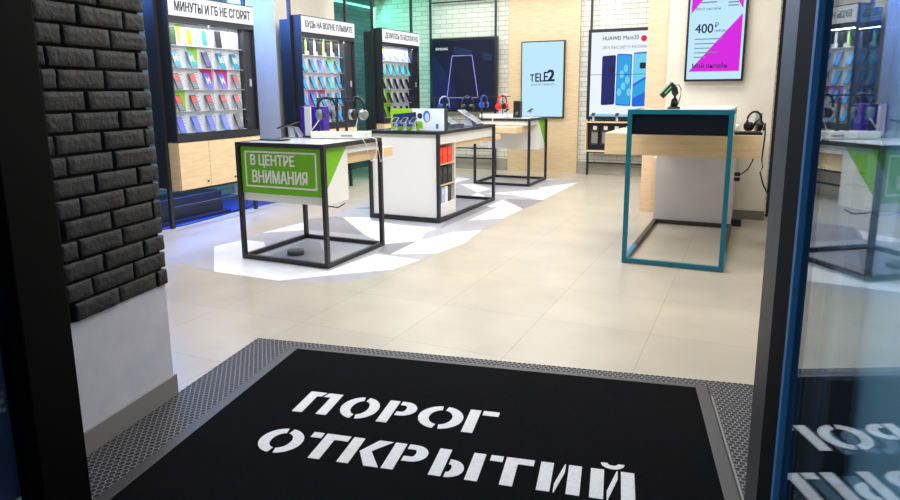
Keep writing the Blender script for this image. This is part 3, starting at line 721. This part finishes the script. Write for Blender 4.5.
for i, x in enumerate((-3.44, -3.33, -3.22)):
    small_stand(x, 6.055, H2, 0, ('leftmost', 'middle', 'rightmost')[i] + ' of three pale phone stands before the promotional box', 'phone stands before the promotional box')
def tablet(x, y, z, w, l, label):
    t = thing('tablet_stand', label, 'tablet', (x, y, z), 0, 'tablets on the island')
    MB().prism([(-.06, 0), (.06, 0), (.045, .05), (-.02, .11)], lambda u, v, d: (u, d, v), -.05, .05).build('stand', mat('pale_grey', (206, 210, 216), .35), t, bevel=.002)
    M = Matrix.Translation((.01, 0, .098)) @ Matrix.Rotation(R(31), 4, 'Y')
    b_ = MB().box((-l / 2, -w / 2, 0), (l / 2, w / 2, .011), M=M).build('slab', SILVER, t, bevel=.002)
    MB().box((-l / 2 + .01, -w / 2 + .01, .0112), (l / 2 - .01, w / 2 - .01, .012), M=M).build('screen', mat('grey_glass', (120, 126, 140), .1), b_)
    return t
tablet(-3.22, 6.80, H2, .17, .26, 'silver tablet on a tilted stand behind the promotional box')
tablet(-3.08, 7.20, H2, .2, .30, 'larger silver tablet on a tilted stand at the island rear, right of the smaller one')
tablet(-3.42, 7.05, H2, .15, .22, 'small silver tablet on a tilted stand at the far left of the island')
rk = thing('headphone_rack', 'thin dark bar rack across the rear of the island', 'rack', (-3.29, 7.36, H2), 0)
for x in (-.34, .30): MB().box((x - .006, -.006, 0), (x + .006, .006, .325)).build('upright', BLACK, rk)
MB().box((-.36, -.005, .3255), (.32, .005, .335)).build('crossbar', BLACK, rk)
headphones((-3.49, 7.36, 1.285), R(50), mat('white_headset', (150, 160, 190), .35), mat('navy_headset', (40, 60, 130), .4), 'pale banded navy headphones hanging on the island rack', .85)
headphones((-3.18, 7.36, 1.285), R(15), DH, DH, 'dark headphones hanging on the island rack right of the navy pair', .9)

# ---- on the far table
t = thing('cable_plinth', 'low white plinth on the farther table under the red and blue headphones', 'plinth', (-3.50, 9.2, H1), 0)
MB().box((-.25, -.07, 0), (.27, .07, .05)).build('body', WHITE, t, bevel=.004)
rk = thing('headphone_rack', 'thin bar rack on the farther table holding the red and blue headphones', 'rack', (-3.55, 9.24, H1 + .05), 0)
for x in (-.22, .13): MB().box((x - .006, -.006, 0), (x + .006, .006, .25)).build('upright', BLACK, rk)
MB().box((-.3, -.005, .2505), (.25, .005, .26)).build('crossbar', BLACK, rk)
headphones((-3.72, 9.24, 1.283), R(72), mat('blue_headset', (30, 80, 190), .35), mat('blue_headset', (30, 80, 190), .35), 'bright blue headphones hanging on the farther table rack', .95)
headphones((-3.43, 9.24, 1.283), R(62), mat('red_headset', (214, 24, 40), .35), mat('red_headset', (214, 24, 40), .35), 'red headphones hanging on the farther table rack', 1.1)
t = thing('speaker', 'black upright box speaker on the farther table', 'speaker', (-3.17, 9.2, H1), 0)
MB().box((-.055, -.05, 0), (.05, .05, .24)).build('cabinet', BLKPL, t, bevel=.004)
MB().lathe([(.02, 0), (.028, .003), (.026, .006), (.01, .004)], Matrix.Translation((0, -.05, .06)) @ Matrix.Rotation(R(90), 4, 'X'), 16).build('driver', mat('grey_mesh', (70, 72, 78), .6), t)
small_stand(-2.97, 9.2, H1, R(-25), 'small white phone stand at the right end of the farther table', None)
small_stand(-3.30, 9.12, H1, R(-25), 'small white phone stand left of the black speaker on the farther table', None)
tag(MB().tube([(-3.36, 9.13, 1.0), (-3.40, 8.95, .975), (-3.42, 8.85, .97), (-3.43, 8.82, .90), (-3.46, 8.82, .86)], .005, 6).build('white_lead', WCABLE), 'white lead hanging over the front edge of the farther table', 'cable')

# ================================================================== BACK WALL
def plane_thing(name, label, cat, x0, x1, z0, z1, y, th, bez, scr_mat):
    t = thing(name, label, cat, ((x0 + x1) / 2, y, z0), 0)
    hx_, hh = (x1 - x0) / 2, z1 - z0
    MB().box((-hx_, -th, 0), (hx_, 0, hh)).build('housing', BLKPL, t, bevel=.003)
    sc = MB().box((-hx_ + bez, -th - .002, bez), (hx_ - bez, -th - .0005, hh - bez)).build('screen', scr_mat, t)
    fn = lambda u, v, d: (u, -th - .0026 - d, v)
    return t, sc, fn
def rack(x0, x1, y, label, rails):
    t = thing('screen_rack', label, 'rack', ((x0 + x1) / 2, y, 0), 0, 'black pole racks at the back wall'); h = (x1 - x0) / 2
    for sx in (-1, 1): MB().box((sx * h - .016, -.016, 0), (sx * h + .016, .016, ZC - .01)).build('post', BLACK, t)
    for z in rails: MB().box((-h + .016, -.012, z - .012), (h - .016, .012, z + .012)).build('rail', BLACK, t)
    return t
rack(-5.24, -4.03, 10.52, 'tall black pole rack carrying the dark blue advertising screen', (0.2, 0.37, 2.84))
t, sc, fn = plane_thing('advertising_screen', 'dark navy screen with a glowing violet phone outline on white brick', 'screen', -5.195, -3.965, 1.0, 2.237, 10.50, .09, .045, ENAVY)
mb = MB()
mb.prism([(-.57, .06), (-.1, .06), (-.16, .45), (-.57, 1.0)], fn, 0, .0004, 0)
mb.build('lighter_area', ENAVY2, sc)
mb = MB(); out = [(-.30, .24), (-.20, .94), (.17, .94), (.28, .24)]
for a, b_ in zip(out, out[1:] + out[:1]):
    ax, az = a; bx, bz = b_; L_ = math.hypot(bx - ax, bz - az); nx, nz = -(bz - az) / L_ * .006, (bx - ax) / L_ * .006
    mb.prism([(ax + nx, az + nz), (bx + nx, bz + nz), (bx - nx, bz - nz), (ax - nx, az - nz)], fn, .001, .0014)
mb.build('phone_outline', EVIO, sc)
mb = MB()
for q in ([(-.16, .98), (.17, .91), (.17, 1.02), (-.16, 1.1)], [(.36, .86), (.53, .84), (.53, .95), (.36, .98)]): MB().prism(q, fn, .001, .0014).build('glare', mat('screen_dull_blue', (26, 42, 84), emit=1.0), sc)
mb = MB(); put_text(mb, 'SAMSUNG', fn, -.51, -.28, 1.04, 1.08, .001, .02); mb.build('lettering', EW, sc)

t, sc, fn = plane_thing('logo_screen', 'upright pale blue screen with a short black logo on the wooden wall panel', 'screen', -3.575, -2.845, 0.91, 2.138, YB - .05, .06, .018, EICE)
mb = MB(); vs, fs = text_polys('A', 0)
put_text(mb, 'T', fn, -.205, -.135, .585, .70, .001, .03); put_text(mb, 'E', fn, -.115, -.055, .583, .715, .001, .03)
put_text(mb, 'L', fn, -.040, .02, .583, .715, .001, .03); put_text(mb, 'E', fn, .03, .09, .585, .735, .001, .03); put_text(mb, '2', fn, .095, .20, .590, .765, .001, .05)
mb.build('lettering', EINK, sc)
mb = MB(); put_text(mb, 'другие правила', fn, -.19, .205, .512, .55, .001, .006); mb.build('slogan', EGREY, sc)

rack(-2.43, -1.2, 10.52, 'black pole rack carrying the large phone advertisement left of the beige column', (0.2, 0.37, 2.84))
t, sc, fn = plane_thing('phone_advertisement', 'large bright advertisement of three blue phones, partly behind the beige column', 'screen', -2.45, -1.20, 0.895, 2.272, 10.50, .08, .05, EW)
mb = MB(); put_text(mb, 'HUAWEI', fn, -.40, -.13, 1.205, 1.26, .001, .02); mb.build('lettering', EINK, sc); mb = MB(); put_text(mb, 'Mate20', fn, -.09, .14, 1.205, 1.265, .001, .006); mb.build('lettering', EINK, sc)
mb = MB(); put_text(mb, 'ЭРА ВЫСШЕГО РАЗУМА', fn, -.40, .27, 1.075, 1.12, .001, .004); mb.build('slogan', EGREY, sc)
MB().prism([(.215 + .045 * math.cos(R(a)), 1.215 + .045 * math.sin(R(a))) for a in range(0, 360, 15)], fn, .001, .0015).build('badge', ERED, sc)
def rrect(x0, z0, x1, z1, sk=0.0, r=.025):
    o = []
    for cx, cz, a0 in ((x1 - r, z1 - r, 0), (x0 + r, z1 - r, 90), (x0 + r, z0 + r, 180), (x1 - r, z0 + r, 270)):
        for k_ in range(4):
            a = R(a0 + k_ * 30); px, pz = cx + r * math.cos(a), cz + r * math.sin(a); o.append((px, pz + sk * (px - x0)))
    return o
for i, (x0, x1, z0, z1, sk, ma, mb_) in enumerate(((-.40, -.19, .22, .97, .06, EBLUE1, None), (-.175, .055, .22, 1.0, -.06, EBLUE3, EBLUE2), (.075, .33, .20, 1.01, .04, EBLUE3, EBLUE4))):
    q = MB().prism(rrect(x0, z0, x1, z1, sk), fn, .001 + i * .001, .0016 + i * .001); o = q.build('phone_picture', ma, sc)
    if i == 2: MB().prism([(x0 + .002, z0 + .30), (x1 - .002, z1 - .36), (x1 - .002, z1 - .55), (x0 + .002, z0 + .12)], fn, .0036, .00365).build('picture_shade', EBLUE2, o)
    if mb_ is EBLUE2:
        MB().prism(rrect(x0 + .012, z0 + .02, x1 - .012, z1 - .02, sk), fn, .0028, .003).build('picture_screen', EBLUE2, o)
        m2 = MB()
        for k_ in range(6):
            cx, cz = x0 + .05 + .03 * k_, z0 + .2 + .09 * ((k_ * 3) % 5); m2.prism([(cx + .035 * math.cos(R(a)), cz + .06 * math.sin(R(a))) for a in range(0, 360, 30)], fn, .0031 + k_ * .0001, .0033 + k_ * .0001)
        m2.build('picture_swirl', EBLUE4, o)
    if mb_ is EBLUE4:
        MB().prism([(x0 + .004, z1 - .02), (x1 - .03, z1 - .015), (x1 - .004, z1 - .10), (x1 - .004, z1 - .32), (x0 + .004, z0 + .34)], fn, .0037, .0039).build('picture_shine', EBLUE4, o)
    if i != 1:
        m2 = MB(); cx = x0 + .14; m2.prism(rrect(cx - .045, z1 - .24, cx + .045, z1 - .15, 0, .015), fn, .0042, .0046); m2.build('picture_camera', EINK, o)
MB().prism([(-.56, .055), (.56, .055), (.56, .085), (-.56, .085)], fn, .001, .0015).build('picture_footer', EBLUE4, sc)
MB().prism([(-.58, .685), (.59, .685), (.59, .692), (-.58, .692)], fn, .005, .0055).build('seam', EINK, sc)
cb = thing('shelf_cabinet', 'open pale wooden cabinet with hanging packs, below the phone advertisement', 'cabinet', (-1.83, 10.50, 0.385), 0)
mb = MB(); w = .622
mb.box((-w, -.12, 0), (w, .0, .022)); mb.box((-w, -.12, .458), (w, 0, .48)); mb.box((-w, -.12, .022), (-w + .022, 0, .458)); mb.box((w - .022, -.12, .022), (w, 0, .458)); mb.build('carcass', WOOD, cb)
MB().box((-w + .022, -.02, .022), (w - .022, -.004, .458)).build('back_panel', NAVY, cb)
def pack(i):
    t = thing('hanging_pack', f'{("leftmost", "second from left", "third from left", "fourth from left")[i]} of the dark accessory packs hanging in the open cabinet', 'package', (-2.31 + i * .17, 10.46, .47), 0, 'accessory packs in the open cabinet')
    MB().box((-.06, -.02, .02), (.06, .012, .26)).build('blister', mat('pack_dark', (50, 52, 58), .3), t, bevel=.002)
    MB().box((-.048, -.0215, .05), (.048, -.0202, .22)).build('print', mat('pack_print', (130, 124, 118), .4), t)
    MB().box((-.03, -.008, .262), (.03, -.002, .32)).build('hanger', WHITE, t)
for i in range(4): pack(i)
small = [(-2.33, 'leftmost small phone on a clear stand before the phone advertisement'), (-1.96, 'second small phone on a clear stand before the phone advertisement')]
for x, l_ in small: small_stand(x, 10.40, .866, 0, l_, 'phones below the advertisement')

# ================================================================== SERVICE DESK (teal frame)
dk = thing('service_desk', 'tall service desk in a teal frame with a pale wooden slab and white pedestal', 'desk', (-0.515, 5.15, 0))
r = .017; hx = .374; H = 1.203
for sx in (-1, 1):
    MB().box((sx * (hx - r) - r, -r, .006), (sx * (hx - r) + r, r, H - 2 * r)).build('front_leg', TEAL, dk)
    sb = MB().box((sx * (hx - r) - r, r, .006), (sx * (hx - r) + r, .50, .006 + 2 * r)).build('side_bar', mat('teal_light', (30, 120, 160), .35), dk)
    MB().box((sx * (hx - r) - r, .5005, .006), (sx * (hx - r) + r, 1.745, .006 + 2 * r)).build('floor_bar', mat('dark_bronze', (52, 46, 44), .4), dk)
    MB().box((sx * (hx - r) - r, r, H - 2 * r), (sx * (hx - r) + r, .56, H - .003)).build('top_side_bar', TEAL, dk)
MB().box((-hx + 2 * r, -r, .006), (hx - 2 * r, r, .006 + 2 * r)).build('bottom_bar', TEAL, dk)
MB().box((-hx, -r, H - 2 * r), (hx, r, H)).build('top_bar', TEAL, dk)
MB().box((-hx + 2 * r, 1.710, .006), (hx - 2 * r, 1.745, .04)).build('rear_floor_bar', mat('dark_bronze', (52, 46, 44), .4), dk)
MB().box((-hx + 2 * r, .004, 1.015), (hx - 2 * r, .016, H - 2 * r)).build('front_panel', NAVY, dk)
MB().box((-hx + 2 * r, r, H - .028), (hx - 2 * r, .56, H - .006)).build('counter_top', mat('counter_glass', (206, 214, 212), .12), dk)
MB().box((-.635, .45, .815), (.565, 1.25, .995)).build('wooden_slab', WOOD, dk, bevel=.003)
MB().box((-.375, 1.75, .01), (.362, 2.25, .80)).build('pedestal', noisy('pedestal_white', (206, 204, 202), (200, 198, 198), .5, 4), dk)
MB().box((-.375, 1.2505, .80), (.362, 2.25, .995)).build('pedestal_head', WHITE, dk)
MB().box((-.09, .62, .9955), (.345, 1.70, 1.193)).build('equipment_box', WHITE, dk, bevel=.004)
MB().box((-.418, 1.80, .115), (-.3755, 2.25, .66)).build('drawer_unit', WOOD, dk)
# gadget holder
g = thing('phone_holder', 'black security holder with a green-lit phone on the service desk', 'phone holder', (-0.61, 5.62, H - .006), R(0))
MB().lathe([(.05, 0), (.05, .012), (.03, .02)], None, 20).build('base', BLKPL, g)
mb = MB(); mb.tube([(.0, 0, .018), (.004, 0, .07), (.006, 0, .12), (-.004, 0, .16), (-.03, 0, .185)], [.03, .026, .028, .026, .02], 10); mb.build('arm', BLKPL, g)
M = Matrix.Translation((-.055, -.01, .15)) @ Matrix.Rotation(R(42), 4, 'Y') @ Matrix.Rotation(R(15), 4, 'Z')
hs = MB().box((-.022, -.033, -.068), (.022, .033, .068), M=M).build('handset', BLKPL, g, bevel=.006)
MB().box((-.006, -.0345, -.03), (.004, -.0335, .04), M=M).build('green_edge', EGRN, hs)
MB().tube([(.03, 0, .03), (.045, 0, .09), (.05, 0, .15), (.03, 0, .19), (.0, 0, .185)], .004, 6).build('cord', CABLE, g)
# keyboard + headset on the slab's right end
kb = thing('keyboard', 'black keyboard on the right end of the wooden desk slab', 'keyboard', (-0.06, 5.74, .996), R(4))
MB().box((-.09, -.10, 0), (.11, .10, .018)).build('body', BLKPL, kb, bevel=.003)
mb = MB()
for a in range(9):
    for c in range(5): mb.box((-.08 + a * .021, -.085 + c * .035, .0182), (-.064 + a * .021, -.058 + c * .035, .022))
mb.build('keys', mat('key_grey', (58, 60, 66), .5), kb)
headphones((-0.01, 5.80, 1.172), R(35), BLKPL, BLKPL, 'black headset resting on the keyboard of the service desk', 0.8)
for i, pts in enumerate(([(0.06, 5.82, 1.02), (.07, 5.80, 1.08), (.075, 5.78, 1.0), (.07, 5.72, .9), (.065, 5.7, .80), (.075, 5.7, .74), (.06, 5.7, .70), (.09, 5.72, .6), (.13, 5.75, .52)],
                         [(-.13, 6.3, .60), (-.08, 6.3, .61), (-.03, 6.28, .66), (.0, 6.2, .74), (.01, 6.0, .812)])):
    tag(MB().tube(pts, .006, 6).build('desk_cable', CABLE), ('black cable dangling from the right end of the desk slab', 'black cable looping below the slab towards the white pedestal')[i], 'cable')
tag(MB().tube([(-.03, 5.80, 1.03), (0.0, 5.75, 1.09), (.03, 5.72, 1.12), (.055, 5.74, 1.08), (.04, 5.79, 1.03)], .008, 8).build('headset_cord', CABLE), 'coiled black cord lying on the keyboard of the service desk', 'cable')
t = thing('mug', 'small dark cup beside the headset on the service desk', 'cup', (.02, 5.93, .996), 0)
MB().lathe([(.025, 0), (.027, .02), (.027, .16), (.022, .162)], None, 16).build('body', mat('grey_cup', (110, 110, 116), .4), t)
sk = thing('socket_strip', 'small black socket pair on the side of the white pedestal', 'socket', (-0.13, 6.98, .46), 0)
for z in (0, .05): MB().box((-.027, -.02, z), (.03, .02, z + .035)).build('socket', BLKPL, sk)
tag(MB().box((-.155, 7.0, .0), (-.06, 7.1, .07)).build('power_adapter', BLKPL), 'small black power adapter on the floor beside the white pedestal', 'adapter')

# price screen on the right column
t, sc, fn = plane_thing('price_screen', 'upright magenta and pale blue price screen reading 400₽ on the beige column', 'screen', -.715, -.148, 1.43, 2.47, 7.432, .055, .022, EICE)
mb = MB()
for q in ([(-.245, .10), (.24, .10), (.24, .66), (.235, .66)], [(-.245, .68), (-.01, .98), (-.245, .98)], [(.09, .98), (.24, .96), (.24, .72), (.23, .72)]): mb.prism(q, fn, .0004, .0008)
mb.build('colour_block', EMAG, sc)
mb = MB(); put_text(mb, '400', fn, -.20, -.03, .485, .575, .001, .02); put_text(mb, '₽', fn, -.015, .02, .535, .585, .001, .01); mb.build('price_lettering', EINK, sc); mb = MB(); put_text(mb, 'Мой онлайн', fn, -.21, .125, .135, .185, .0012, .012); mb.build('lettering', EINK, sc); mb = MB()
put_text(mb, '/месяц', fn, -.015, .10, .485, .52, .001, .0); mb.build('lettering', EINK, sc)
mb = MB(); put_text(mb, 'Мой онлайн', fn, -.20, .03, .71, .74, .001, .01)
for i, (a, b_) in enumerate(((-.2, .07), (-.2, .0), (-.2, -.05), (-.2, .02), (-.2, -.09))): mb.prism([(a, .42 - i * .045), (b_, .42 - i * .045), (b_, .43 - i * .045), (a, .43 - i * .045)], fn, .0012, .0016)
for i in range(3): mb.prism([(.1, .80 - i * .03), (.2, .80 - i * .03), (.2, .812 - i * .03), (.1, .812 - i * .03)], fn, .0012, .0016)
for i in range(3): mb.prism([(-.06 - i * .05, .85 - i * .035), (.03 - i * .02, .85 - i * .035), (.03 - i * .02, .862 - i * .035), (-.06 - i * .05, .862 - i * .035)], fn, .0012, .0016)
mb.build('small_print', EGREY, sc)

# rack right of the column
t = thing('wall_rack', 'black pole rack standing just right of the beige column', 'rack', (.80, 7.70, 0))
for x in (-.617, .6): MB().box((x - .018, -.014, 0), (x + .018, .014, ZC - .01)).build('post', BLACK, t)
for z in (.12, .64, 1.02, 1.90, 2.1): MB().box((-.599, -.01, z - .012), (.586, .01, z + .012)).build('rail', BLACK, t)
t = thing('cyan_box', 'small cyan carton on the lower rail of the rack right of the column', 'box', (.30, 7.70, .44), 0)
MB().box((-.075, -.009, -.02), (.2, .04, .18)).build('carton', mat('cyan_card', (90, 200, 232), .5), t)
MB().box((-.05, -.0105, .05), (.15, -.0095, .08)).build('print', WHITE, t)
struct(MB().box((.15, 7.98, 0), (1.6, 8.1, ZC)), 'wall_niche', BRICK)

# ================================================================== LIGHT
def area(name, loc, sx, sy, power, col=(1, 1, 1), rot=(0, 0, 0)):
    l = bpy.data.lights.new(name, 'AREA'); l.shape = 'RECTANGLE'; l.size = sx; l.size_y = sy; l.energy = power; l.color = col
    o = bpy.data.objects.new(name, l); C.objects.link(o); o.location = loc; o.rotation_euler = rot; return o
CW = (1.0, 0.985, 0.95)
for x in (-4.4, -2.6, -0.8):
    for y in (4.4, 6.4, 8.6): area('ceiling_lamp', (x, y, ZC - .03), 1.3, 0.7, 35, CW)
area('ceiling_lamp', (-1.4, 3.2, ZC - .03), 1.3, 0.5, 24, CW)
area('ceiling_lamp', (1.2, 5.2, ZC - .03), 0.7, 1.2, 12, CW)
area('ceiling_lamp', (-3.6, 10.0, ZC - .03), 3.0, 0.3, 22, CW)
area('ceiling_lamp', (-1.9, 10.0, ZC - .03), 1.2, 0.3, 9, CW)
for y in (4.70, 6.73, 8.67):                     # strip in the top of each wall display
    area('display_lamp', (-5.29 + .128, y + .55, 2.02), 0.02, 0.95, 7.0, (0.95, 0.98, 1.0), (0, R(-18), 0))
area('blue_strip', (XL + .08, 5.4, 2.5), 0.1, 2.6, 95, (0.10, 0.28, 1.0), (0, R(-90), 0))
area('blue_strip_low', (-5.40, 5.3, .385), 0.08, 1.2, 15, (0.10, 0.25, 1.0))
area('teal_strip', (XL + .1, 9.4, 2.78), 0.1, 2.2, 18, (0.15, 1.0, 0.75), (0, R(-60), 0))
area('teal_strip_low', (XL + .3, 9.0, 1.4), 0.1, 1.4, 10, (0.1, 0.85, 0.9), (0, R(-90), 0))

w = bpy.data.worlds.new('World'); S.world = w; w.use_nodes = True
bg = w.node_tree.nodes['Background']; bg.inputs['Color'].default_value = (0.62, 0.78, 1.0, 1); bg.inputs['Strength'].default_value = 0.2

# ================================================================== CAMERA
cam = bpy.data.cameras.new('camera'); co = bpy.data.objects.new('camera', cam); C.objects.link(co); S.camera = co
rt = Vector((0.90727, 0.42049, -0.00746)); up = Vector((-0.07162, 0.17195, 0.98250)); bk = Vector((0.41441, -0.89086, 0.18612))
M = Matrix((rt, up, bk)).transposed().to_4x4(); M.translation = (0, 0, 1.35); co.matrix_world = M
cam.sensor_fit = 'HORIZONTAL'; cam.sensor_width = 36; cam.lens = 653.13 / 900 * 36; cam.shift_y = -35.1 / 900; cam.clip_start = 0.05
S.view_settings.view_transform = 'Standard'; S.view_settings.look = 'None'; S.view_settings.gamma = 1.0; S.view_settings.use_curve_mapping = False
S.view_settings.exposure = 0.15
S.cycles.max_bounces = 8; S.cycles.transparent_max_bounces = 16
